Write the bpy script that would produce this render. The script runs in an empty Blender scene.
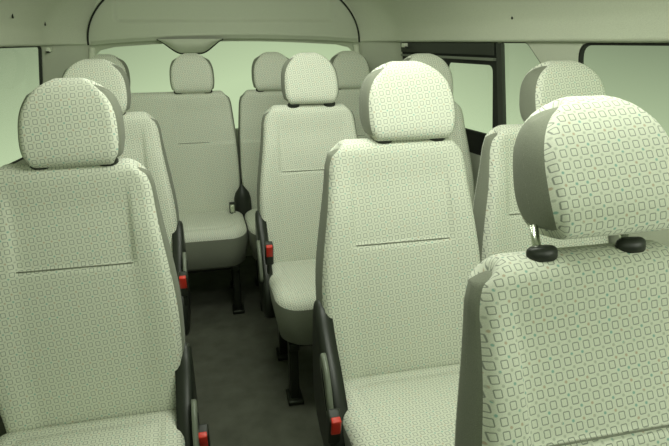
import bpy, bmesh, math, random
from mathutils import Vector, Matrix
from mathutils.geometry import tessellate_polygon

S = bpy.context.scene
COL = S.collection
rad = math.radians

# ------------------------------------------------------------------ camera
FPX, YAW, PIT, ROL, CZ = 560.0, rad(12.336), rad(18.115), rad(-0.577), 0.8253
fw = Vector((math.sin(YAW) * math.cos(PIT), math.cos(YAW) * math.cos(PIT), -math.sin(PIT)))
r0 = Vector((math.cos(YAW), -math.sin(YAW), 0))
u0 = r0.cross(fw)
r2 = math.cos(ROL) * r0 + math.sin(ROL) * u0
u2 = -math.sin(ROL) * r0 + math.cos(ROL) * u0
cd = bpy.data.cameras.new('camera')
cam = bpy.data.objects.new('camera', cd)
COL.objects.link(cam)
m = Matrix((r2, u2, -fw)).transposed().to_4x4()
m.translation = Vector((0, 0, CZ))
cam.matrix_world = m
cd.sensor_width = 36
cd.lens = FPX / 669 * 36
cd.clip_start = 0.02
S.camera = cam

# ------------------------------------------------------------------ world: pale green studio backdrop outside the van
w = bpy.data.worlds.new('world')
S.world = w
w.use_nodes = True
nt = w.node_tree
nt.nodes.clear()


def wm(op, a, b=None, c=None, clamp=False):
    n = nt.nodes.new('ShaderNodeMath'); n.operation = op; n.use_clamp = clamp
    for i_, v in enumerate((a, b, c)):
        if v is None: continue
        if isinstance(v, (int, float)): n.inputs[i_].default_value = v
        else: nt.links.new(v, n.inputs[i_])
    return n.outputs[0]


tc = nt.nodes.new('ShaderNodeTexCoord')
sx = nt.nodes.new('ShaderNodeSeparateXYZ')
nt.links.new(tc.outputs['Generated'], sx.inputs[0])
X_, Y_, Z_ = sx.outputs
# the backdrop is brightest straight behind the van and below the horizon, dimmer to the sides and up;
# the unseen front side is brightened as added fill on the seats
az = wm('ARCTAN2', X_, Y_)
cen = wm('POWER', 2.718, wm('MULTIPLY', wm('POWER', wm('ABSOLUTE', wm('DIVIDE', wm('SUBTRACT', az, 0.14), 0.36)), 2.0), -1.0))
low = wm('ADD', wm('MULTIPLY', Z_, -4.6), wm('MULTIPLY', cen, 0.75), clamp=True)
val = wm('ADD', 0.36, wm('MULTIPLY', low, 0.64))
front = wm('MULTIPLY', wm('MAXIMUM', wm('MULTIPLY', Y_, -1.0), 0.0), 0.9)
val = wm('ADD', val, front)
bg = nt.nodes.new('ShaderNodeBackground')
wo = nt.nodes.new('ShaderNodeOutputWorld')
bg.inputs[0].default_value = (0.545, 0.68, 0.425, 1)
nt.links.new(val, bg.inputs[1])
nt.links.new(bg.outputs[0], wo.inputs[0])


def area(name, loc, rot, sx_, sy_, power, color):
    ld = bpy.data.lights.new(name, 'AREA')
    ld.shape = 'RECTANGLE'
    ld.size = sx_
    ld.size_y = sy_
    ld.energy = power
    ld.color = color
    o = bpy.data.objects.new(name, ld)
    COL.objects.link(o)
    o.location = loc
    o.rotation_euler = rot
    return o


# daylight through the windscreen, two unseen roof lamps of the cabin, and two added fill lights
area('windscreen_daylight', (0.25, -1.0, 0.95), (rad(68), 0, 0), 1.5, 0.6, 3, (0.96, 1.0, 0.87))
area('side_fill', (1.20, -0.20, 0.62), (rad(86), 0, rad(35)), 0.8, 0.4, 4.5, (0.96, 1.0, 0.87))  # fill added by the right window to brighten the nearest seat
area('front_roof_lamp', (0.40, 0.80, 1.15), (rad(38), 0, 0), 0.6, 0.25, 8.6, (0.96, 1.0, 0.87))
area('middle_fill', (0.22, 1.58, 1.165), (rad(14), 0, 0), 0.7, 0.35, 7.0, (0.96, 1.0, 0.87))  # fill added between the roof lamps to lift the seat before the benches
area('rear_roof_lamp', (0.10, 2.42, 1.165), (rad(0), 0, 0), 0.6, 0.25, 1.6, (0.96, 1.0, 0.87))

S.view_settings.view_transform = 'Standard'
S.view_settings.look = 'None'
S.view_settings.gamma = 1
S.view_settings.use_curve_mapping = False
S.view_settings.exposure = 0.0


# ------------------------------------------------------------------ materials
def mat(name, color, rough=0.8, metal=0.0, spec=0.3, noise=0.0, nscale=60, bump=0.0, bscale=300, sheen=0.0):
    mm = bpy.data.materials.new(name)
    mm.use_nodes = True
    t = mm.node_tree
    b = t.nodes['Principled BSDF']
    b.inputs['Roughness'].default_value = rough
    b.inputs['Metallic'].default_value = metal
    b.inputs['Specular IOR Level'].default_value = spec
    b.inputs['Sheen Weight'].default_value = sheen
    b.inputs['Base Color'].default_value = (*color, 1)
    if noise or bump:
        c = t.nodes.new('ShaderNodeTexCoord')
    if noise:
        n = t.nodes.new('ShaderNodeTexNoise'); n.inputs['Scale'].default_value = nscale
        n.inputs['Detail'].default_value = 4
        t.links.new(c.outputs['Object'], n.inputs['Vector'])
        r = t.nodes.new('ShaderNodeMapRange')
        r.inputs[1].default_value = 0.3; r.inputs[2].default_value = 0.7
        r.inputs[3].default_value = 1 - noise; r.inputs[4].default_value = 1 + noise
        t.links.new(n.outputs[0], r.inputs[0])
        v = t.nodes.new('ShaderNodeVectorMath'); v.operation = 'SCALE'
        v.inputs[0].default_value = color
        t.links.new(r.outputs[0], v.inputs['Scale'])
        t.links.new(v.outputs[0], b.inputs['Base Color'])
    if bump:
        n2 = t.nodes.new('ShaderNodeTexNoise'); n2.inputs['Scale'].default_value = bscale
        t.links.new(c.outputs['Object'], n2.inputs['Vector'])
        bp = t.nodes.new('ShaderNodeBump'); bp.inputs['Strength'].default_value = bump
        bp.inputs['Distance'].default_value = 0.002
        t.links.new(n2.outputs[0], bp.inputs['Height'])
        t.links.new(bp.outputs[0], b.inputs['Normal'])
    return mm


def fabric(name, base):
    """woven upholstery: staggered rounded square outlines, small dots between the rows,
    some of the dots teal or rust; laid out in metres of UV"""
    mm = bpy.data.materials.new(name)
    mm.use_nodes = True
    t = mm.node_tree
    b = t.nodes['Principled BSDF']
    b.inputs['Roughness'].default_value = 0.9
    b.inputs['Specular IOR Level'].default_value = 0.12
    b.inputs['Sheen Weight'].default_value = 0.12
    L = t.links.new

    def M(op, a, c=None, d=None):
        n = t.nodes.new('ShaderNodeMath'); n.operation = op
        for i, v in enumerate((a, c, d)):
            if v is None: continue
            if isinstance(v, (int, float)): n.inputs[i].default_value = v
            else: L(v, n.inputs[i])
        return n.outputs[0]

    def smooth(v, lo, hi):
        n = t.nodes.new('ShaderNodeMapRange'); n.interpolation_type = 'SMOOTHSTEP'
        n.inputs[1].default_value = lo; n.inputs[2].default_value = hi
        L(v, n.inputs[0]); return n.outputs[0]

    PU, PV = 0.0163, 0.0172
    uv = t.nodes.new('ShaderNodeUVMap'); uv.uv_map = 'UVMap'
    # the weave is laid at a slight skew
    rt = t.nodes.new('ShaderNodeVectorRotate'); rt.rotation_type = 'Z_AXIS'
    rt.inputs['Angle'].default_value = rad(-4)
    L(uv.outputs[0], rt.inputs['Vector'])
    s = t.nodes.new('ShaderNodeSeparateXYZ'); L(rt.outputs[0], s.inputs[0])
    U, V = s.outputs[0], s.outputs[1]
    vr = M('DIVIDE', V, PV)
    ur = M('DIVIDE', U, PU)
    fu = M('SUBTRACT', M('FRACT', ur), 0.5)
    fv = M('SUBTRACT', M('FRACT', vr), 0.5)
    ax = M('MULTIPLY', M('ABSOLUTE', fu), PU)
    ay = M('MULTIPLY', M('ABSOLUTE', fv), PV)
    HX, HY, RC, LW = 0.0044, 0.0050, 0.0014, 0.00055
    qx = M('MAXIMUM', M('SUBTRACT', ax, HX - RC), 0.0)
    qy = M('MAXIMUM', M('SUBTRACT', ay, HY - RC), 0.0)
    dist = M('SUBTRACT', M('SQRT', M('ADD', M('MULTIPLY', qx, qx), M('MULTIPLY', qy, qy))), RC)
    line = M('SUBTRACT', 1.0, smooth(M('ABSOLUTE', dist), LW * 0.6, LW * 1.9))
    # dots
    dx = M('MULTIPLY', M('SUBTRACT', M('ABSOLUTE', fu), 0.5), PU)
    dy = M('MULTIPLY', M('SUBTRACT', M('ABSOLUTE', fv), 0.5), PV)
    dd = M('SQRT', M('ADD', M('MULTIPLY', dx, dx), M('MULTIPLY', dy, dy)))
    dot = M('SUBTRACT', 1.0, smooth(dd, 0.0013, 0.0028))
    # which dots are coloured
    vo = t.nodes.new('ShaderNodeTexNoise'); vo.noise_dimensions = '2D'
    vo.inputs['Scale'].default_value = 42; vo.inputs['Detail'].default_value = 0
    L(rt.outputs[0], vo.inputs['Vector'])
    teal = smooth(vo.outputs[0], 0.60, 0.63)
    rust = M('SUBTRACT', 1.0, smooth(vo.outputs[0], 0.34, 0.37))
    g = t.nodes.new('ShaderNodeTexNoise'); g.inputs['Scale'].default_value = 900
    g.inputs['Detail'].default_value = 2
    L(uv.outputs[0], g.inputs['Vector'])
    gr = t.nodes.new('ShaderNodeMapRange')
    gr.inputs[1].default_value = 0.3; gr.inputs[2].default_value = 0.7
    gr.inputs[3].default_value = 0.9; gr.inputs[4].default_value = 1.08
    L(g.outputs[0], gr.inputs[0])

    def mix(f, a, c):
        n = t.nodes.new('ShaderNodeMix'); n.data_type = 'RGBA'
        L(f, n.inputs[0])
        for k, v in ((6, a), (7, c)):
            if isinstance(v, tuple): n.inputs[k].default_value = (*v, 1)
            else: L(v, n.inputs[k])
        return n.outputs[2]
    dc = mix(teal, (base[0] * .60, base[1] * .62, base[2] * .60), (0.12, 0.36, 0.32))
    dc = mix(rust, dc, (0.46, 0.34, 0.22))
    c1 = mix(M('MULTIPLY', dot, 0.72), base, dc)
    c2 = mix(M('MULTIPLY', line, 0.92), c1, (base[0] * .36, base[1] * .38, base[2] * .38))
    v = t.nodes.new('ShaderNodeVectorMath'); v.operation = 'SCALE'
    L(c2, v.inputs[0]); L(gr.outputs[0], v.inputs['Scale'])
    L(v.outputs[0], b.inputs['Base Color'])
    bp = t.nodes.new('ShaderNodeBump'); bp.inputs['Strength'].default_value = 0.25
    bp.inputs['Distance'].default_value = 0.001
    L(M('SUBTRACT', g.outputs[0], M('MULTIPLY', line, 0.8)), bp.inputs['Height'])
    L(bp.outputs[0], b.inputs['Normal'])
    return mm


FAB = fabric('seat_fabric', (0.71, 0.735, 0.625))
SIDE = mat('side_cloth', (0.20, 0.215, 0.165), 0.9, noise=0.10, nscale=500, bump=0.3, bscale=700, sheen=0.1)
PLAST = mat('black_plastic', (0.018, 0.022, 0.016), 0.42, spec=0.45)
GPLAST = mat('grey_plastic', (0.16, 0.18, 0.14), 0.38, spec=0.5)
CHROME = mat('chrome', (0.75, 0.80, 0.68), 0.24, metal=1.0)
STEEL = mat('dark_steel', (0.035, 0.04, 0.03), 0.35, metal=0.6)
RED = mat('red_plastic', (0.62, 0.035, 0.02), 0.35, spec=0.5)
RUBBER = mat('rubber', (0.010, 0.012, 0.009), 0.6)
LINER = mat('headliner', (0.52, 0.55, 0.44), 0.95, noise=0.05, nscale=250, bump=0.4, bscale=350)
TRIM = mat('trim_plastic', (0.48, 0.51, 0.41), 0.7, noise=0.02, nscale=200, bump=0.15, bscale=500)
PALE = mat('pale_plastic', (0.70, 0.74, 0.60), 0.5)
FLOOR = mat('floor_vinyl', (0.095, 0.100, 0.076), 0.75, spec=0.25, noise=0.18, nscale=14, bump=0.3, bscale=220)


def glassmat():
    mm = bpy.data.materials.new('window_glass')
    mm.use_nodes = True
    t = mm.node_tree
    t.nodes.clear()
    o = t.nodes.new('ShaderNodeOutputMaterial')
    tr = t.nodes.new('ShaderNodeBsdfTransparent'); tr.inputs[0].default_value = (0.98, 0.99, 0.97, 1)
    gl = t.nodes.new('ShaderNodeBsdfGlossy'); gl.inputs['Roughness'].default_value = 0.03
    mx = t.nodes.new('ShaderNodeMixShader')
    fr = t.nodes.new('ShaderNodeLayerWeight'); fr.inputs[0].default_value = 0.18
    fm = t.nodes.new('ShaderNodeMath'); fm.operation = 'MULTIPLY'; fm.inputs[1].default_value = 0.05
    t.links.new(fr.outputs['Fresnel'], fm.inputs[0]); t.links.new(fm.outputs[0], mx.inputs[0])
    t.links.new(tr.outputs[0], mx.inputs[1]); t.links.new(gl.outputs[0], mx.inputs[2])
    t.links.new(mx.outputs[0], o.inputs[0])
    return mm


GLASS = glassmat()


# ------------------------------------------------------------------ helpers
def obj(name, bm, material, parent=None, smooth=True, kind=None, label=None, loc=None):
    me = bpy.data.meshes.new(name)
    bmesh.ops.recalc_face_normals(bm, faces=bm.faces)
    bm.to_mesh(me)
    bm.free()
    me.materials.append(material)
    if smooth:
        me.polygons.foreach_set('use_smooth', [True] * len(me.polygons))
    o = bpy.data.objects.new(name, me)
    COL.objects.link(o)
    if parent: o.parent = parent
    if kind: o['kind'] = kind
    if label: o['label'] = label
    if loc: o.location = loc
    return o


def empty(name, loc, label=None, cat=None, group=None):
    o = bpy.data.objects.new(name, None)
    o.empty_display_size = 0.05
    COL.objects.link(o)
    o.location = loc
    if label: o['label'] = label
    if cat: o['category'] = cat
    if group: o['group'] = group
    return o


def box(bm, c, s, bev=0.0, rot=None, seg=2):
    r = bmesh.ops.create_cube(bm, size=1)
    vs = r['verts']
    bmesh.ops.scale(bm, vec=s, verts=vs)
    if bev:
        es = list({e for v in vs for e in v.link_edges})
        rr = bmesh.ops.bevel(bm, geom=es, offset=bev, segments=seg, affect='EDGES', profile=0.6)
        vs = list({v for f in rr['faces'] for v in f.verts} | {v for v in vs if v.is_valid})
    if rot:
        bmesh.ops.rotate(bm, cent=(0, 0, 0), matrix=Matrix.Rotation(rot[0], 3, rot[1]), verts=vs)
    bmesh.ops.translate(bm, vec=c, verts=vs)
    return vs


def tube(bm, pts, r, n=10, cap=True):
    pts = [Vector(p) for p in pts]
    rs = r if isinstance(r, (list, tuple)) else [r] * len(pts)
    prev = None
    rings = []
    for i, p in enumerate(pts):
        d = (pts[min(i + 1, len(pts) - 1)] - pts[max(i - 1, 0)]).normalized()
        if prev is None:
            a = d.orthogonal().normalized()
        else:
            a = (prev - d * prev.dot(d)).normalized()
        prev = a
        b = d.cross(a)
        rings.append([bm.verts.new(p + rs[i] * (math.cos(k * 2 * math.pi / n) * a + math.sin(k * 2 * math.pi / n) * b)) for k in range(n)])
    for i in range(len(rings) - 1):
        for k in range(n):
            bm.faces.new((rings[i][k], rings[i][(k + 1) % n], rings[i + 1][(k + 1) % n], rings[i + 1][k]))
    if cap:
        bm.faces.new(rings[0][::-1]); bm.faces.new(rings[-1])


def plate(bm, poly, x0, x1, bev=0.004):
    """poly = (y, z) outline, extruded between x0 and x1 with a rounded rim"""
    n = len(poly)
    cy = sum(p[0] for p in poly) / n; cz = sum(p[1] for p in poly) / n

    def ring(x, ins):
        out = []
        for (y, z) in poly:
            d = Vector((cy - y, cz - z)); l = d.length
            k = min(ins / l, 0.6) if l > 1e-6 else 0
            out.append(bm.verts.new((x, y + d.x * k, z + d.y * k)))
        return out
    s = 1 if x1 > x0 else -1
    R = [ring(x0, 0), ring(x1 - s * bev, 0), ring(x1 - s * bev * .3, bev * .35), ring(x1, bev * 1.2)]
    for a, b in zip(R, R[1:]):
        for i in range(n):
            bm.faces.new((a[i], a[(i + 1) % n], b[(i + 1) % n], b[i]))
    bm.faces.new(R[0][::-1]); bm.faces.new(R[-1])


def smoothpoly(pts, k=3):
    for _ in range(k):
        out = []
        n = len(pts)
        for i in range(n):
            a, b = pts[i], pts[(i + 1) % n]
            out.append((a[0] * .75 + b[0] * .25, a[1] * .75 + b[1] * .25))
            out.append((a[0] * .25 + b[0] * .75, a[1] * .25 + b[1] * .75))
        pts = out
    return pts


def sst(x, a, b):
    t = min(1, max(0, (x - a) / (b - a)))
    return t * t * (3 - 2 * t)


def pillow(profile, wfun, er, bulge, nx, closed, disp=None, sidebend=None):
    """panel swept across x on a (y, z) profile, plus two dark side caps.
    returns (panel bmesh with UV in metres, caps bmesh)"""
    n = len(profile)
    nor = []
    for i in range(n):
        a = profile[(i - 1) % n] if closed else profile[max(i - 1, 0)]
        b = profile[(i + 1) % n] if closed else profile[min(i + 1, n - 1)]
        t = Vector((b[0] - a[0], b[1] - a[1])).normalized()
        nor.append(Vector((t.y, -t.x)))
    area_ = sum(profile[i][0] * profile[(i + 1) % n][1] - profile[(i + 1) % n][0] * profile[i][1] for i in range(n))
    if area_ < 0: nor = [-v for v in nor]
    arc = [0]
    for i in range(1, n):
        arc.append(arc[-1] + math.dist(profile[i], profile[i - 1]))
    # x samples, denser towards the edges
    ss = [math.sin(math.pi / 2 * (2 * j / nx - 1)) * 0.35 + 0.65 * (2 * j / nx - 1) for j in range(nx + 1)]
    bm = bmesh.new(); uvl = bm.loops.layers.uv.new('UVMap')
    grid = []; info = {}
    for i, (y, z) in enumerate(profile):
        w_ = wfun(z)
        row = []
        for s_ in ss:
            x = s_ * w_
            t = max(0.0, (abs(x) - (w_ - er)) / er)
            off = -er * (1 - math.sqrt(max(0, 1 - min(t, 1) ** 2)))
            if disp: off += disp(x, z, nor[i], w_)
            v = bm.verts.new((x, y + nor[i].x * off, z + nor[i].y * off))
            info[v] = (x, arc[i]); row.append(v)
        grid.append(row)
    last = n if closed else n - 1
    for i in range(last):
        a, b = grid[i], grid[(i + 1) % n]
        for j in range(nx):
            f = bm.faces.new((a[j], a[j + 1], b[j + 1], b[j]))
            for l in f.loops:
                x, v_ = info[l.vert]
                if closed and i == n - 1 and l.vert in (b[j], b[j + 1]): v_ = arc[-1] + 0.01
                l[uvl].uv = (x + 0.5, v_ + 0.5)
    caps = []
    ztop = max(p[1] for p in profile); zbot = min(p[1] for p in profile)
    # centre line of the profile: mid y at the same height
    def midy(z):
        ys = []
        for i in range(last):
            (y1, z1), (y2, z2) = profile[i], profile[(i + 1) % n]
            if (z1 - z) * (z2 - z) <= 0 and abs(z2 - z1) > 1e-9:
                ys.append(y1 + (y2 - y1) * (z - z1) / (z2 - z1))
        return (min(ys) + max(ys)) / 2 if ys else None
    m_ = 7
    for side in (0, -1):
        sg = -1 if side == 0 else 1
        cb = bmesh.new()
        loops = []
        edge = [grid[i][side].co.copy() for i in range(n)]
        for k in range(m_ + 1):
            t = k / m_
            rr = []
            for i in range(n):
                zc = min(max(edge[i].z, zbot + (0.02 if closed else 0)), ztop - 0.035)
                my = midy(zc)
                tgt = Vector((sg * wfun(zc), my, zc))
                p = edge[i].lerp(tgt, t)
                p.x = p.x + sg * bulge * math.sqrt(max(0, 1 - (1 - t) ** 2))
                rr.append(cb.verts.new(p))
            loops.append(rr)
        for k in range(m_):
            for i in range(last):
                j = (i + 1) % n
                cb.faces.new((loops[k][i], loops[k][j], loops[k + 1][j], loops[k + 1][i]))
        bmesh.ops.remove_doubles(cb, verts=cb.verts, dist=0.0004)
        caps.append(cb)
    return bm, caps


# ------------------------------------------------------------------ seats
LEAN = 0.165
ZT = 0.590


def back_profile(th=0.095):
    P = []
    rt = 0.036
    n = 110
    for i in range(n + 1):
        z = -0.05 + (ZT - rt + 0.05) * i / n
        P.append((LEAN * z - 0.010 * math.sin(math.pi * min(1, max(0, z / 0.5))), z))
    y0, z0 = P[-1]
    for k in range(1, 13):
        a = math.pi * k / 12
        P.append((y0 + 0.042 - 0.042 * math.cos(a), z0 + rt * math.sin(a)))
    yb = P[-1][0]
    for i in range(1, 21):
        z = z0 - (z0 + 0.05) * i / 20
        P.append((yb + LEAN * (z - z0) + 0.02 * math.sin(math.pi * i / 20), z))
    return P


def back_width(base, seatw=0):
    def wf(z):
        w_ = base - 0.038 * sst(z, 0.20, 0.57) - 0.022 * sst(-z, -0.16, 0.05)
        t = min(1, max(0, (z - (ZT - 0.08)) / 0.08))
        w_ -= 0.030 * t ** 2.4
        return w_ + seatw
    return wf


def back_disp(centres, pw=0.128, zs=0.3465):
    def f(x, z, nr, w_):
        if nr.x > -0.3: return 0
        o = 0
        for c in centres:
            xx = abs(x - c)
            o -= 0.008 * (1 - sst(xx, pw - 0.004, pw + 0.004)) * sst(z, zs, zs + 0.007) * (1 - sst(z, 0.47, 0.56))
            o -= 0.005 * math.exp(-((z - zs) / 0.005) ** 2) * (1 - sst(xx, pw - .004, pw + .004))
        # bolsters stand a little proud of the middle
        o += 0.010 * sst(abs(x), w_ * 0.55, w_ * 0.85) * (1 - sst(z, 0.40, 0.55))
        return o
    return f


def head_profile(z0=0.584, z1=0.768):
    P = []
    zc, hz = (z0 + z1) / 2, (z1 - z0) / 2
    n = 60
    for i in range(n):
        a = -math.pi / 2 - 2 * math.pi * i / n     # start at the bottom, go to the front, up
        c, s_ = math.cos(a), math.sin(a)
        ex = 2 / 2.6 if s_ > 0 else 2 / 3.4
        yy = abs(c) ** ex * (1 if c > 0 else -1)
        zz = abs(s_) ** ex * (1 if s_ > 0 else -1)
        dep = 0.056 * (1 - 0.18 * zz)
        P.append((0.155 + yy * dep + zz * 0.022, zc + zz * hz))
    return P


def head_width(z0=0.584, z1=0.768, W=0.112):
    def wf(z):
        t = (z - z0) / (z1 - z0)
        t = min(1, max(0, t))
        if t < 0.36: return W - 0.012 * ((0.36 - t) / 0.36) ** 2
        return W * max(0.0, 1 - ((t - 0.36) / 0.675) ** 2.8) ** 0.5
    return wf


def rounded_outline(hx, y0, y1, rf, rb):
    """plan of a cushion: y0 front (towards the windscreen), y1 back"""
    out = []
    for (cx, cy, r, a0) in ((hx - rb, y1 - rb, rb, 0), (-hx + rb, y1 - rb, rb, 90), (-hx + rf, y0 + rf, rf, 180), (hx - rf, y0 + rf, rf, 270)):
        for k in range(9):
            a = rad(a0 + 90 * k / 8)
            out.append((cx + r * math.cos(a), cy + r * math.sin(a)))
    # add points along the straights
    res = []
    n = len(out)
    for i in range(n):
        a, b = out[i], out[(i + 1) % n]
        d = math.dist(a, b)
        k = max(1, int(d / 0.035))
        for j in range(k):
            res.append((a[0] + (b[0] - a[0]) * j / k, a[1] + (b[1] - a[1]) * j / k))
    return res


def cushion_meshes(hx, depth=0.43, y1=0.004, thick=0.15, seats=1, seam=-0.022):
    y0 = -depth
    cx, cy = 0, (y0 + y1) / 2
    rise = lambda y: 0.032 * sst(-y, -0.02, 0.40) - 0.012 * sst(-y, 0.34, 0.43)

    def ring(bm, ins, z, zr=1.0):
        o = rounded_outline(hx - ins, y0 + ins, y1 - ins, max(0.02, 0.085 - ins * 0.6), 0.03 if ins < .02 else max(.012, 0.03 - ins * .3))
        return [bm.verts.new((x, y, z + rise(y) * zr)) for x, y in o]
    # skirt
    sk = bmesh.new()
    ref = rounded_outline(hx, y0, y1, 0.085, 0.03)
    N = len(ref)

    def scaled(bm, ins, z, zr=1.0, pan=False):
        vs = []
        for x, y in ref:
            fx = (hx - ins) / hx
            fy = ((y1 - y0) / 2 - ins) / ((y1 - y0) / 2)
            X, Y = x * fx, cy + (y - cy) * fy
            vs.append(bm.verts.new((X, Y, z + rise(Y) * zr)))
        return vs
    R = [scaled(sk, 0.10, -thick, 0), scaled(sk, 0.035, -thick, 0), scaled(sk, 0.016, -thick + 0.012, .2), scaled(sk, 0.003, -0.075, .6), scaled(sk, 0.0, -0.045, 1), scaled(sk, 0.001, seam, 1)]
    for a, b in zip(R, R[1:]):
        for i in range(N):
            sk.faces.new((a[i], a[(i + 1) % N], b[(i + 1) % N], b[i]))
    sk.faces.new(R[0][::-1])
    # fabric top
    tp = bmesh.new(); uvl = tp.loops.layers.uv.new('UVMap')
    prof = [(0.001, seam), (0.0035, seam + 0.010), (0.010, seam + 0.019), (0.020, seam + 0.026), (0.032, seam + 0.030), (0.048, seam + 0.0315), (0.056, seam + 0.0245), (0.064, seam + 0.030)]
    ins_max = min(hx, (y1 - y0) / 2)
    for k in range(1, 9):
        prof.append((0.064 + (ins_max - 0.07) * k / 8, seam + 0.030 + 0.002 * math.sin(k / 8 * math.pi / 2)))
    R = [scaled(tp, i, z) for i, z in prof]
    for a, b in zip(R, R[1:]):
        for i in range(N):
            tp.faces.new((a[i], a[(i + 1) % N], b[(i + 1) % N], b[i]))
    tp.faces.new(R[-1])
    for f in tp.faces:
        for l in f.loops:
            l[uvl].uv = (l.vert.co.x + 0.5, l.vert.co.y + 0.5 + l.vert.co.z)
    return tp, sk


def head_parts(root, x, dz=0.0, dx=0.0, posts=0.0, W=0.112, pdx=0.0, hh=0.0):
    """head restraint with side panels, two posts and their collars"""
    z0, z1 = 0.582 + dz, 0.770 + dz + hh
    pb, cp = pillow(head_profile(z0, z1), head_width(z0, z1, W), 0.014, 0.007, 22, True)
    h = obj('headrest', pb, FAB, root)
    h.location = (x + dx, 0, 0)
    for c in cp: obj('side_panel', c, SIDE, h, label='dark grey side of the headrest')
    for s_ in (-1, 1):
        b = bmesh.new()
        tube(b, [(x + pdx + s_ * 0.070, 0.118, ZT - 0.03), (x + pdx + s_ * 0.070, 0.132 + posts * .16, 0.602 + dz)], 0.0062, 12)
        obj('post', b, CHROME, root, label='chrome post of the headrest')
        b = bmesh.new()
        n = 20
        rings = []
        for (k, z) in ((1.0, ZT - 0.010), (1.0, ZT + 0.003), (0.9, ZT + 0.007), (0.72, ZT + 0.0095), (0.35, ZT + 0.010)):
            rings.append([b.verts.new((x + pdx + s_ * 0.070 + k * 0.0215 * math.cos(2 * math.pi * i / n) * (1 + .08 * math.cos(4 * math.pi * i / n)),
                                       0.116 + k * 0.0135 * math.sin(2 * math.pi * i / n), z)) for i in range(n)])
        for a, c2 in zip(rings, rings[1:]):
            for i in range(n):
                b.faces.new((a[i], a[(i + 1) % n], c2[(i + 1) % n], c2[i]))
        b.faces.new(rings[-1]); b.faces.new(rings[0][::-1])
        obj('post_collar', b, PLAST, root, label='black plastic collar of the headrest post')
    return h


def hardware(root, side, hx):
    """recliner cover with its lever and the belt buckle on one side of a seat"""
    x0 = side * (hx - 0.020)
    x1 = side * (hx + 0.018)
    b = bmesh.new()
    poly = [(0.075, 0.20), (0.10, 0.10), (0.115, -0.03), (0.09, -0.15), (-0.07, -0.19), (-0.19, -0.15), (-0.19, -0.03), (-0.11, 0.06), (-0.02, 0.13), (0.035, 0.20)]
    plate(b, smoothpoly(poly, 2), x0, x1, 0.012)
    obj('recliner_cover', b, PLAST, root, label='black plastic recliner cover')
    b = bmesh.new()
    poly = [(-0.065, 0.125), (-0.05, 0.09), (-0.125, -0.01), (-0.175, -0.01), (-0.145, 0.07), (-0.10, 0.12)]
    plate(b, smoothpoly(poly, 2), x1 - side * 0.002, x1 + side * 0.010, 0.005)
    lv = obj('recliner_lever', b, GPLAST, root, label='grey recliner lever')
    b = bmesh.new()
    poly = [(-0.09, 0.10), (-0.08, 0.092), (-0.135, 0.01), (-0.147, 0.014)]
    plate(b, smoothpoly(poly, 2), x1 + side * 0.009, x1 + side * 0.0115, 0.001)
    obj('lever_slot', b, RUBBER, lv)


def buckle(root, x, y, z, lean=0.25, tilt=0.0, red=True):
    """belt buckle standing on its stalk, top towards the sitter's hand"""
    k = bpy.data.objects.new('buckle', None)
    b = bmesh.new()
    box(b, (0, 0, 0.0), (0.028, 0.036, 0.078), 0.006, seg=3)
    box(b, (0, 0, -0.055), (0.014, 0.022, 0.06), 0.004)
    o = obj('belt_buckle', b, PLAST, root, label='black belt buckle')
    o.location = (x, y, z)
    o.rotation_euler = (lean, tilt, 0)
    b = bmesh.new()
    box(b, (0, -0.014, 0.020), (0.021, 0.015, 0.042), 0.003)
    obj('release_button', b, RED if red else CHROME, o, label='red release button' if red else 'chrome tongue of the buckle')
    bpy.data.objects.remove(k)
    return o


def base_frame(root, hx, floor=-0.40, top=-0.152):
    b = bmesh.new()
    for s_ in (-1, 1):
        box(b, (s_ * (hx - 0.06), -0.18, top - 0.012), (0.035, 0.40, 0.026), 0.004)
    for y in (-0.34, -0.03):
        box(b, (0, y, top - 0.014), (2 * hx - 0.12, 0.03, 0.022), 0.004)
    obj('base_rail', b, STEEL, root)
    for s_ in (-1, 1):
        for y in (-0.33, -0.03):
            b = bmesh.new()
            x = s_ * (hx - 0.06)
            box(b, (x, y, (top + floor) / 2 - .005), (0.032, 0.045, floor * -1 + top - 0.016), 0.006)
            box(b, (x, y, floor + 0.010), (0.055, 0.085, 0.018), 0.005)
            obj('leg', b, STEEL, root)


def stitch(parent, c, pw=0.128, z=0.3465):
    """the sewn seam across the backrest at the foot of its middle panel"""
    b = bmesh.new()
    y = LEAN * z - 0.010 * math.sin(math.pi * z / 0.5) + 0.0030
    tube(b, [(c - pw + 0.004 + (2 * pw - 0.008) * i / 10, y, z) for i in range(11)], 0.0014, 6)
    obj('seam', b, SIDE, parent, label='dark sewn seam across the backrest')


def make_seat(hx=0.215, W=0.105, head_dx=0.0, head_dz=0.0, posts=0.0, side=-1, label=None, bk=None, zs=0.3465, pdx=None, hh=0.0):
    root = empty('passenger_seat', (0, 0, 0), label, 'seat')
    pb, cp = pillow(back_profile(), back_width(hx), 0.022, 0.006, 60, False, back_disp([0.0], zs=zs))
    bo = obj('backrest', pb, FAB, root)
    for c in cp: obj('side_panel', c, SIDE, bo, label='dark grey cloth side of the backrest')
    stitch(bo, 0.0, z=zs)
    head_parts(root, 0, head_dz, head_dx, posts, W, head_dx if pdx is None else pdx, hh)
    tp, sk = cushion_meshes(hx - 0.002)
    cu = obj('cushion', tp, FAB, root)
    b = bmesh.new()
    tube(b, [((hx - 0.075) * (i / 5 - 1), -0.15, 0.0085 + 0.032 * sst(0.15, 0.02, 0.40)) for i in range(11)], 0.0016, 6)
    obj('seam', b, SIDE, cu, label='dark sewn seam across the cushion')
    obj('cushion_skirt', sk, SIDE, root, label='dark grey cloth skirt of the cushion')
    hardware(root, side, hx)
    bx = bk if bk else (side * (hx + 0.030), -0.225, 0.035)
    buckle(root, bx[0], bx[1], bx[2], 0.30)
    base_frame(root, hx)
    return root


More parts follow.
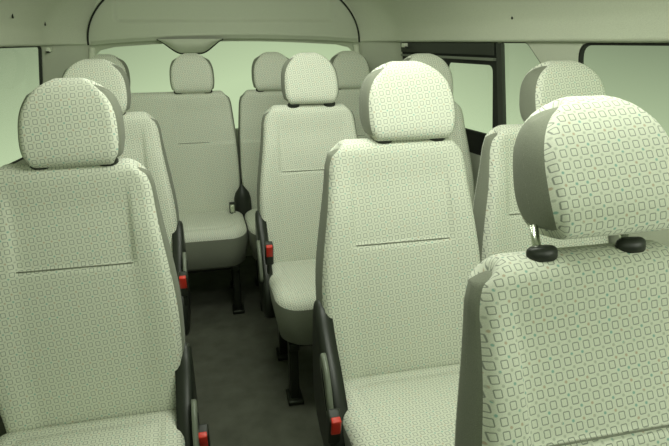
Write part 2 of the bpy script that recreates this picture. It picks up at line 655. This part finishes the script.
def make_bench(label, buckles):
    root = empty('rear_bench_seat', (0, 0, 0), label, 'seat')
    hx = 0.394
    wf0 = back_width(hx)
    pb, cp = pillow(back_profile(), lambda z: wf0(z) + 0.018 * sst(z, .2, .5), 0.016, 0.006, 120, False, back_disp([-0.245, 0.245], 0.142))
    bo = obj('backrest', pb, FAB, root)
    for c in cp: obj('side_panel', c, SIDE, bo, label='dark grey cloth side of the backrest')
    for x in (-0.2, 0.2):
        stitch(bo, x * 1.225, 0.142)
        head_parts(root, x, 0.0, W=0.100)
    tp, sk = cushion_meshes(hx + 0.004, depth=0.43)
    obj('cushion', tp, FAB, root)
    obj('cushion_skirt', sk, SIDE, root, label='dark grey cloth skirt of the cushion')
    for bxp in buckles:
        buckle(root, *bxp)
    base_frame(root, hx)
    return root


# ------------------------------------------------------------------ van shell
XC, HW_, SL, TI, ZB = 0.13, 0.83, 0.105, 0.12, 0.80
YR = 2.82            # where the side wall ends and the rear corner begins
FL = -0.40           # floor
Y0 = -0.95           # windscreen end


def wall_x(side, y, z):
    return XC + side * (HW_ + SL * (YR - y) + TI * (ZB - z))


def wall_panel(side, outline, holes, d0, d1):
    """panel in (y, z) on the side wall between depths d0 (inside) and d1 (outside)"""
    loops = [outline] + holes
    flat = [p for l in loops for p in l]
    tris = tessellate_polygon([[Vector((p[0], p[1], 0)) for p in l] for l in loops])
    bm = bmesh.new()
    L0 = [bm.verts.new((wall_x(side, y, z) + side * d0, y, z)) for y, z in flat]
    L1 = [bm.verts.new((wall_x(side, y, z) + side * d1, y, z)) for y, z in flat]
    for t in tris:
        try:
            bm.faces.new([L0[i] for i in t]); bm.faces.new([L1[i] for i in t][::-1])
        except ValueError: pass
    k = 0
    for l in loops:
        n = len(l)
        for i in range(n):
            a, b = k + i, k + (i + 1) % n
            bm.faces.new((L0[a], L0[b], L1[b], L1[a]))
        k += n
    return bm


def round_loop(pts, radii, seg=6):
    out = []
    n = len(pts)
    for i in range(n):
        p = Vector(pts[i]); a = Vector(pts[i - 1]); b = Vector(pts[(i + 1) % n]); r = radii[i] if isinstance(radii, (list, tuple)) else radii
        da = (a - p).normalized(); db = (b - p).normalized()
        s0, s1 = p + da * r, p + db * r
        for k in range(seg + 1):
            t = k / seg
            q_ = s0 * (1 - t) ** 2 + p * 2 * t * (1 - t) + s1 * t * t
            out.append((q_.x, q_.y))
    return out


def inset_loop(loop, d):
    """move a counter-clockwise or clockwise loop inwards by d"""
    n = len(loop)
    A = sum(loop[i][0] * loop[(i + 1) % n][1] - loop[(i + 1) % n][0] * loop[i][1] for i in range(n))
    s_ = 1 if A > 0 else -1
    out = []
    for i in range(n):
        a, b = Vector(loop[i - 1]), Vector(loop[(i + 1) % n])
        t = (b - a).normalized()
        out.append((loop[i][0] - t.y * d * s_, loop[i][1] + t.x * d * s_))
    return out


ZW = 0.812
left_hole = round_loop([(1.30, 0.36), (2.80, 0.36), (2.805, ZW - 0.001), (1.30, ZW - 0.001)], 0.02)
outl = [(Y0, FL), (YR, FL), (YR, ZW + 0.012), (Y0, ZW + 0.012)]
obj('wall_left', wall_panel(-1, outl, [left_hole], 0.0, 0.014), TRIM, smooth=False, kind='structure')

r_slide = round_loop([(1.965, 0.36), (2.80, 0.36), (2.80, ZW - 0.001), (1.965, ZW - 0.001)], 0.012)
r_fix = round_loop([(1.60, 0.36), (1.955, 0.36), (1.955, ZW - 0.001), (1.80, ZW - 0.001), (1.70, 0.72)], [0.03, 0.01, 0.01, 0.014, 0.05])
r_big = round_loop([(-0.5, 0.345), (1.555, 0.345), (1.555, ZW - 0.002), (-0.5, ZW - 0.002)], 0.045)
obj('wall_right', wall_panel(1, outl, [r_slide, r_fix, r_big], 0.0, 0.014), TRIM, smooth=False, kind='structure')


def pane(side, loop, name='window_1', d=0.006):
    bm = wall_panel(side, loop, [], d, d + 0.004)
    return obj(name, bm, GLASS, smooth=False, kind='structure')


def gasket(side, loop, wd, d0, d1, parent, name='rubber_seal', m_=RUBBER):
    bm = wall_panel(side, loop, [inset_loop(loop, wd)], d0, d1)
    return obj(name, bm, m_, parent, smooth=False)


w1 = pane(-1, left_hole, 'window_1'); gasket(-1, left_hole, 0.004, -0.001, 0.012, w1)
w5 = pane(1, r_big, 'window_4'); gasket(1, r_big, 0.007, -0.001, 0.012, w5)
w4 = pane(1, r_fix, 'window_3'); gasket(1, r_fix, 0.003, 0.001, 0.010, w4)
# sliding window: black frame with a rounded pane at the front and another behind
sp1 = round_loop([(2.03, 0.455), (2.40, 0.455), (2.375, 0.728), (2.012, 0.728)], 0.03)
sp2 = round_loop([(2.46, 0.455), (2.76, 0.455), (2.76, 0.728), (2.435, 0.728)], 0.03)
w3 = pane(1, inset_loop(r_slide, 0.01), 'window_2', 0.026)
obj('sliding_frame', wall_panel(1, r_slide, [sp1, sp2], 0.004, 0.024), RUBBER, w3, smooth=False, label='black frame of the sliding window')
for z0_, z1_, dd in ((0.765, 0.808, -0.006), (0.745, 0.755, -0.010)):
    lp = [(1.985, z0_), (2.79, z0_), (2.79, z1_), (1.985, z1_)]
    obj('guide_rail', wall_panel(1, lp, [], dd, 0.004), GPLAST if z0_ < .76 else PLAST, w3, smooth=False)
obj('frame_post', wall_panel(1, [(1.940, 0.36), (1.972, 0.36), (1.972, 0.808), (1.940, 0.808)], [], -0.006, 0.004), PLAST, w3, smooth=False)

# ---- roof: one lofted liner from wall top to wall top
def half_w(y):
    if y <= YR: return HW_ + SL * (YR - y)
    t = min(1, (y - YR) / 0.225)
    return HW_ - 0.155 * t ** 1.7


HR = 0.385


def section(y, n=48, z0=ZW, inner=0.0):
    W_ = half_w(y) - inner
    out = []
    for k in range(n + 1):
        a = math.pi * k / n
        c, s_ = math.cos(a), math.sin(a)
        x = abs(c) ** (2 / 2.1) * (-1 if c > 0 else 1)
        z = abs(s_) ** (2 / 2.1)
        out.append((XC + x * W_, y, z0 + z * HR))
    return out


bm = bmesh.new()
ys = [Y0 + (YR - 0.12 - Y0) * i / 20 for i in range(21)] + [YR - 0.06, YR, YR + 0.04, YR + 0.09, YR + 0.14, YR + 0.185, YR + 0.215]
rows = []
for y in ys:
    sec = section(y)
    lip = []
    # tucked lip under the liner at each side, standing just inside the wall top
    row = [(sec[0][0] + 0.0, y, ZW + 0.004), (sec[0][0] + 0.020, y, ZW + 0.002), (sec[0][0] + 0.022, y, ZW + 0.012)]
    mid = [p for p in sec if p[2] > ZW + 0.03]
    row += [(p[0], p[1], p[2]) for p in mid]
    row += [(sec[-1][0] - 0.022, y, ZW + 0.012), (sec[-1][0] - 0.020, y, ZW + 0.002), (sec[-1][0], y, ZW + 0.004)]
    rows.append([bm.verts.new(p) for p in row])
for a, b in zip(rows, rows[1:]):
    for i in range(len(a) - 1):
        bm.faces.new((a[i], a[i + 1], b[i + 1], b[i]))
obj('ceiling', bm, LINER, kind='structure')

# ---- rear corners (from side wall round to the tailgate)
for side, nm in ((-1, 'trim_1'), (1, 'trim_2')):
    bm = bmesh.new()
    pl = []
    for k in range(9):
        y = YR + 0.26 * k / 8 if k < 8 else YR + 0.255
        pl.append((half_w(min(y, YR + 0.235)), min(y, YR + 0.235)))
    pl = [(half_w(YR + d) - 0.001, YR + d) for d in (-0.01, 0, 0.03, 0.07, 0.11, 0.15, 0.18, 0.205, 0.225)]
    pl += [(0.680, YR + 0.240), (0.655, YR + 0.262)]
    zs = [FL, 0.0, 0.35, 0.6, ZW - 0.02, ZW + 0.006]
    rr = []
    for z in zs:
        rr.append([bm.verts.new((XC + side * (hw + TI * (ZB - z) - (0 if z > FL else 0)), y, z)) for hw, y in pl])
    for a, b in zip(rr, rr[1:]):
        for i in range(len(a) - 1):
            bm.faces.new((a[i], a[i + 1], b[i + 1], b[i]))
    obj(nm, bm, TRIM, kind='structure')

# dark joint between the roof lining and the tailgate board, pale edge strips below it
bm = bmesh.new()
sec_ = section(YR + 0.216, 96)
tube(bm, [(XC + (p[0] - XC) * 0.985, p[1] - 0.012 - 0.06 * max(0, p[2] - ZW), p[2] - 0.012 * max(0, (p[2] - ZW) / HR)) for p in sec_ if p[2] > ZW - 0.02], 0.0045, 8)
obj('trim_4', bm, RUBBER, kind='structure')
for side, nm in ((-1, 'trim_5'), (1, 'trim_6')):
    bm = bmesh.new()
    tube(bm, [(XC + side * (0.664 + TI * (ZB - z)), YR + 0.226, z) for z in (0.36, 0.5, 0.65, 0.80)], 0.014, 12)
    obj(nm, bm, PALE, kind='structure')

# ---- tailgate: wall_back with window, header board with a raised moulding
YT = 3.10


def rear_panel(outline, holes, y0, y1):
    loops = [outline] + holes
    flat = [p for l in loops for p in l]
    tris = tessellate_polygon([[Vector((p[0], p[1], 0)) for p in l] for l in loops])
    bm = bmesh.new()
    L0 = [bm.verts.new((x, y0 + 0.06 * (0.8 - z), z)) for x, z in flat]
    L1 = [bm.verts.new((x, y1 + 0.06 * (0.8 - z), z)) for x, z in flat]
    for t in tris:
        bm.faces.new([L0[i] for i in t]); bm.faces.new([L1[i] for i in t][::-1])
    k = 0
    for l in loops:
        n = len(l)
        for i in range(n):
            a, b = k + i, k + (i + 1) % n
            bm.faces.new((L0[a], L0[b], L1[b], L1[a]))
        k += n
    return bm


def rear_win(d=0.0):
    top = []
    n = 24
    xl, xr = -0.562, 0.822
    pts = [(xl - 0.03, 0.36), (xr + 0.03, 0.36), (xr + 0.004, 0.70), (xr - 0.012, 0.755), (xr - 0.05, 0.790), (xr - 0.12, 0.806)]
    for k in range(1, n):
        t = k / n
        pts.append((xr - 0.12 - (xr - xl - 0.24) * t, 0.806 + 0.022 * math.sin(math.pi * t)))
    pts += [(xl + 0.12, 0.806), (xl + 0.05, 0.790), (xl + 0.012, 0.755), (xl - 0.004, 0.70)]
    return inset_loop(pts, d) if d else pts


rw = rear_win()
obj('wall_back', rear_panel([(XC - 0.85, FL), (XC + 0.85, FL), (XC + 0.80, 0.86), (XC + 0.6, 1.22), (XC - 0.6, 1.22), (XC - 0.80, 0.86)], [rw], YT, YT + 0.03), TRIM, smooth=False, kind='structure')
w6 = obj('window_5', rear_panel(inset_loop(rw, 0.002), [], YT + 0.02, YT + 0.024), GLASS, smooth=False, kind='structure')
obj('rubber_seal', rear_panel(rw, [rear_win(0.005)], YT + 0.004, YT + 0.028), TRIM, w6, smooth=False)

# header board
def arch(z0, W_, n=40, zmax=1.19):
    out = []
    for k in range(n + 1):
        a = math.pi * k / n
        c, s_ = math.cos(a), math.sin(a)
        out.append((XC + abs(c) ** (2 / 2.5) * (1 if c > 0 else -1) * W_, z0 + abs(s_) ** (2 / 2.5) * (zmax - z0)))
    return out


bm = bmesh.new()
nx_, nz_ = 150, 100
low = lambda x: 0.806 + 0.030 * max(0, 1 - ((x - XC) / 0.70) ** 2) ** 0.8
grid = []
for j in range(nz_ + 1):
    row = []
    for i in range(nx_ + 1):
        s_ = 2 * i / nx_ - 1
        zt = 1.19
        t = j / nz_
        z_ = 0.80 + t * (zt - 0.80)
        Wz = 0.700 * max(0.0, 1 - max(0, (z_ - ZW) / HR) ** 2.1) ** (1 / 2.1) if z_ > ZW else 0.700
        x = XC + s_ * Wz
        z = max(z_, low(x) + (z_ - 0.80) * 0.0) if t > 0 else low(x)
        z = low(x) + t * (zt - low(x))
        Wz = 0.700 * max(0.0, 1 - max(0, (z - ZW) / HR) ** 2.1) ** (1 / 2.1) if z > ZW else 0.700
        x = XC + s_ * Wz
        # rolled lower lip, then board leaning forward as it rises, with a pressed field
        dz = z - low(x)
        y = YT - 0.045 - 0.02 * sst(dz, 0, 0.03) + 0.010 * sst(dz, 0.018, 0.03) - 0.10 * max(0, dz)
        fieldx = 1 - sst(abs(x - XC), 0.54 - 0.10 * dz, 0.56 - 0.10 * dz)
        y += 0.016 * fieldx * sst(z, 0.908, 0.932)
        y -= 0.006 * math.exp(-((abs(x - XC) - 0.55 + 0.10 * dz) / 0.008) ** 2) * sst(z, 0.905, 0.92)
        row.append(bm.verts.new((x, y, z)))
    grid.append(row)
for a, b in zip(grid, grid[1:]):
    for i in range(nx_):
        bm.faces.new((a[i], a[i + 1], b[i + 1], b[i]))
# underside back to the tailgate
bk_ = [bm.verts.new((v.co.x, YT, v.co.z + 0.004)) for v in grid[0]]
for i in range(nx_):
    bm.faces.new((bk_[i], bk_[i + 1], grid[0][i + 1], grid[0][i]))
bmesh.ops.remove_doubles(bm, verts=bm.verts, dist=0.0002)
obj('trim_3', bm, TRIM, kind='structure')

# unseen dashboard bulkhead below the windscreen, added to block light from the low seats
bm = bmesh.new()
box(bm, (XC, Y0 - 0.03, -0.03), (2.75, 0.06, 0.74), 0.01)
obj('wall_front', bm, PLAST, kind='structure')

# floor
bm = bmesh.new()
box(bm, (XC, (Y0 + YT) / 2, FL - 0.02), (2.9, YT - Y0 + 0.3, 0.04))
obj('floor', bm, FLOOR, smooth=False, kind='structure')

# ---- high stop lamp cover in the middle of the rear window
root = empty('stop_lamp_cover', (-0.065, 3.03, 0.80), 'grey trapezoid cover of the high stop lamp at the top middle of the rear window', 'lamp cover')
def bowl(bm, W_, H_, D_, zt, back=0.0):
    n, m_ = 40, 12
    G = []
    for j in range(m_ + 1):
        t = j / m_
        row = []
        for i in range(n + 1):
            s_ = 2 * i / n - 1
            low_ = H_ * min(1, max(0.0, (1 - abs(s_)) / 0.62)) ** 1.0
            low_ = H_ * sst(1 - abs(s_), -0.12, 0.72)
            z = zt - low_ * t
            y = -D_ * math.sin(min(1, (1 - t) * 1.3 + 0.02) * math.pi / 2) * (0.35 + 0.65 * sst(1 - abs(s_), 0, 0.5))
            row.append(bm.verts.new((s_ * W_, y + back, z)))
        G.append(row)
    for a, b in zip(G, G[1:]):
        for i in range(n): bm.faces.new((a[i], a[i + 1], b[i + 1], b[i]))
    bk2 = [[bm.verts.new((v.co.x, 0.055, v.co.z)) for v in G[0]], [bm.verts.new((v.co.x, 0.055, v.co.z)) for v in G[-1]]]
    for i in range(n):
        bm.faces.new((G[-1][i], G[-1][i + 1], bk2[1][i + 1], bk2[1][i]))
        bm.faces.new((bk2[0][i], bk2[0][i + 1], G[0][i + 1], G[0][i]))
        bm.faces.new((bk2[1][i], bk2[1][i + 1], bk2[0][i + 1], bk2[0][i]))
bm = bmesh.new(); bowl(bm, 0.155, 0.066, 0.035, 0.036)
obj('housing', bm, TRIM, root)
bm = bmesh.new(); bowl(bm, 0.163, 0.073, 0.012, 0.036, 0.012)
obj('rubber_edge', bm, RUBBER, root)

# ---- window clips on the top rails
def clip(side, y, z, label):
    r_ = empty('window_clip', (wall_x(side, y, z), y, z), label, 'clip')
    b = bmesh.new()
    box(b, (-side * 0.010, 0, 0), (0.020, 0.050, 0.020), 0.004)
    obj('clip_body', b, PALE, r_)
    b = bmesh.new()
    box(b, (-side * 0.012, -0.028, -0.010), (0.012, 0.030, 0.008), 0.002)
    obj('clip_tongue', b, PLAST, r_)
    return r_


clip(-1, 2.865, 0.795, 'small pale plastic clip at the rear top corner of the left window')
clip(1, 2.735, 0.797, 'small pale plastic clip at the top of the black sliding window')

# plugs in the headlining
def roof_x(side, y, z):
    W_ = half_w(y)
    return XC + side * W_ * (1 - ((z - ZW) / HR) ** 2.1) ** (1 / 2.1)


for side, y, z, lb in ((-1, 2.478, 0.927, 'small dark slit in the left headlining above the side window, nearer the front'),
                       (-1, 2.83, 0.909, 'small dark slit in the left headlining near the rear pillar'),
                       (1, 1.872, 0.891, 'tiny dark stud in the right headlining above the sliding window')):
    b = bmesh.new()
    if side < 0: box(b, (0, 0, 0), (0.006, 0.008, 0.026), 0.002, rot=(rad(20), 'X'))
    else: box(b, (0, 0, 0), (0.006, 0.010, 0.010), 0.003)
    o = obj('headliner_slit' if side < 0 else 'headliner_stud', b, STEEL)
    o.location = (roof_x(side, y, z), y, z)
    o['label'] = lb; o['category'] = 'slit' if side < 0 else 'stud'


# ------------------------------------------------------------------ place the seats
def place(o, x, y, dz=0.0):
    o.location = (x, y, dz)
    return o


A = make_seat(0.214, 0.101, 0.018, 0.0, side=1, label='patterned seat nearest the camera on the left side of the aisle', zs=0.362, bk=(0.250, -0.10, -0.03))
place(A, -0.321, 1.215, -0.020)
for ch in A.children:
    if ch.name.split('.')[0] in ('recliner_cover', 'recliner_lever'): ch.location.z -= 0.06
B = make_seat(0.215, 0.106, -0.02, 0.0, side=1, label='patterned seat left of the aisle, half hidden behind the nearest left seat', bk=(0.24, -0.30, 0.10))
place(B, -0.36, 1.98)
D = make_seat(0.215, 0.102, 0.010, 0.010, side=-1, label='patterned seat right of the aisle, just in front of the rear bench seats', bk=(-0.215, -0.26, 0.14))
place(D, 0.376, 2.04)
Es = make_seat(0.215, 0.111, 0.033, 0.003, side=-1, label='patterned seat in the middle of the photo with a large red buckle button', zs=0.338)
place(Es, 0.455, 1.213)
F = make_seat(0.195, 0.105, 0.0, 0.0, side=-1, label='patterned seat by the black sliding window, mostly hidden behind the middle seat')
place(F, 0.855, 2.04)
G = make_seat(0.205, 0.112, 0.072, -0.008, side=-1, label='patterned seat by the right windows, its dark headrest side showing')
place(G, 0.935, 1.33)
H = make_seat(0.205, 0.103, 0.036, pdx=0.0, hh=0.010, head_dz=0.024, posts=0.03, side=-1, label='patterned seat closest to the camera, chrome headrest posts showing')
TH = rad(-11)
place(H, 0.500, 0.524 - 0.112, -0.012)
for ch in H.children:      # this backrest is reclined further than the others
    if ch.name.split('.')[0] in ('backrest', 'headrest', 'post', 'post_collar'):
        ch.rotation_euler = (TH, 0, 0)
RL = make_bench('two-person rear bench seat on the left, facing down the aisle', [(0.345, -0.07, 0.025, 0.4, 0.0, False)])
place(RL, -0.270, 2.79)
RR = make_bench('two-person rear bench seat on the right, mostly hidden behind the single seats', [])
place(RR, 0.530, 2.79)
for o_ in (A, B, D, Es, F, G, H): o_['group'] = 'patterned passenger seats in rows'
for o_ in (RL, RR): o_['group'] = 'rear bench seats'

# black recliner hinge cover in the gap between the two rear backrests
bm = bmesh.new()
poly = []
prof = [(0.0, 0.17), (0.006, 0.14), (0.020, 0.12), (0.034, 0.10), (0.042, 0.07), (0.044, 0.02), (0.044, -0.05), (0.036, -0.08)]
n = 20
rings = []
for r_, z in prof:
    rings.append([bm.verts.new((max(r_, .0015) * math.cos(2 * math.pi * i / n), 0.032 * (r_ / 0.044) * math.sin(2 * math.pi * i / n), z)) for i in range(n)])
for a, b in zip(rings, rings[1:]):
    for i in range(n): bm.faces.new((a[i], a[(i + 1) % n], b[(i + 1) % n], b[i]))
bm.faces.new(rings[0]); bm.faces.new(rings[-1][::-1])
hc = obj('hinge_cover', bm, PLAST, RL)
hc.location = (0.400, -0.028, 0.0)
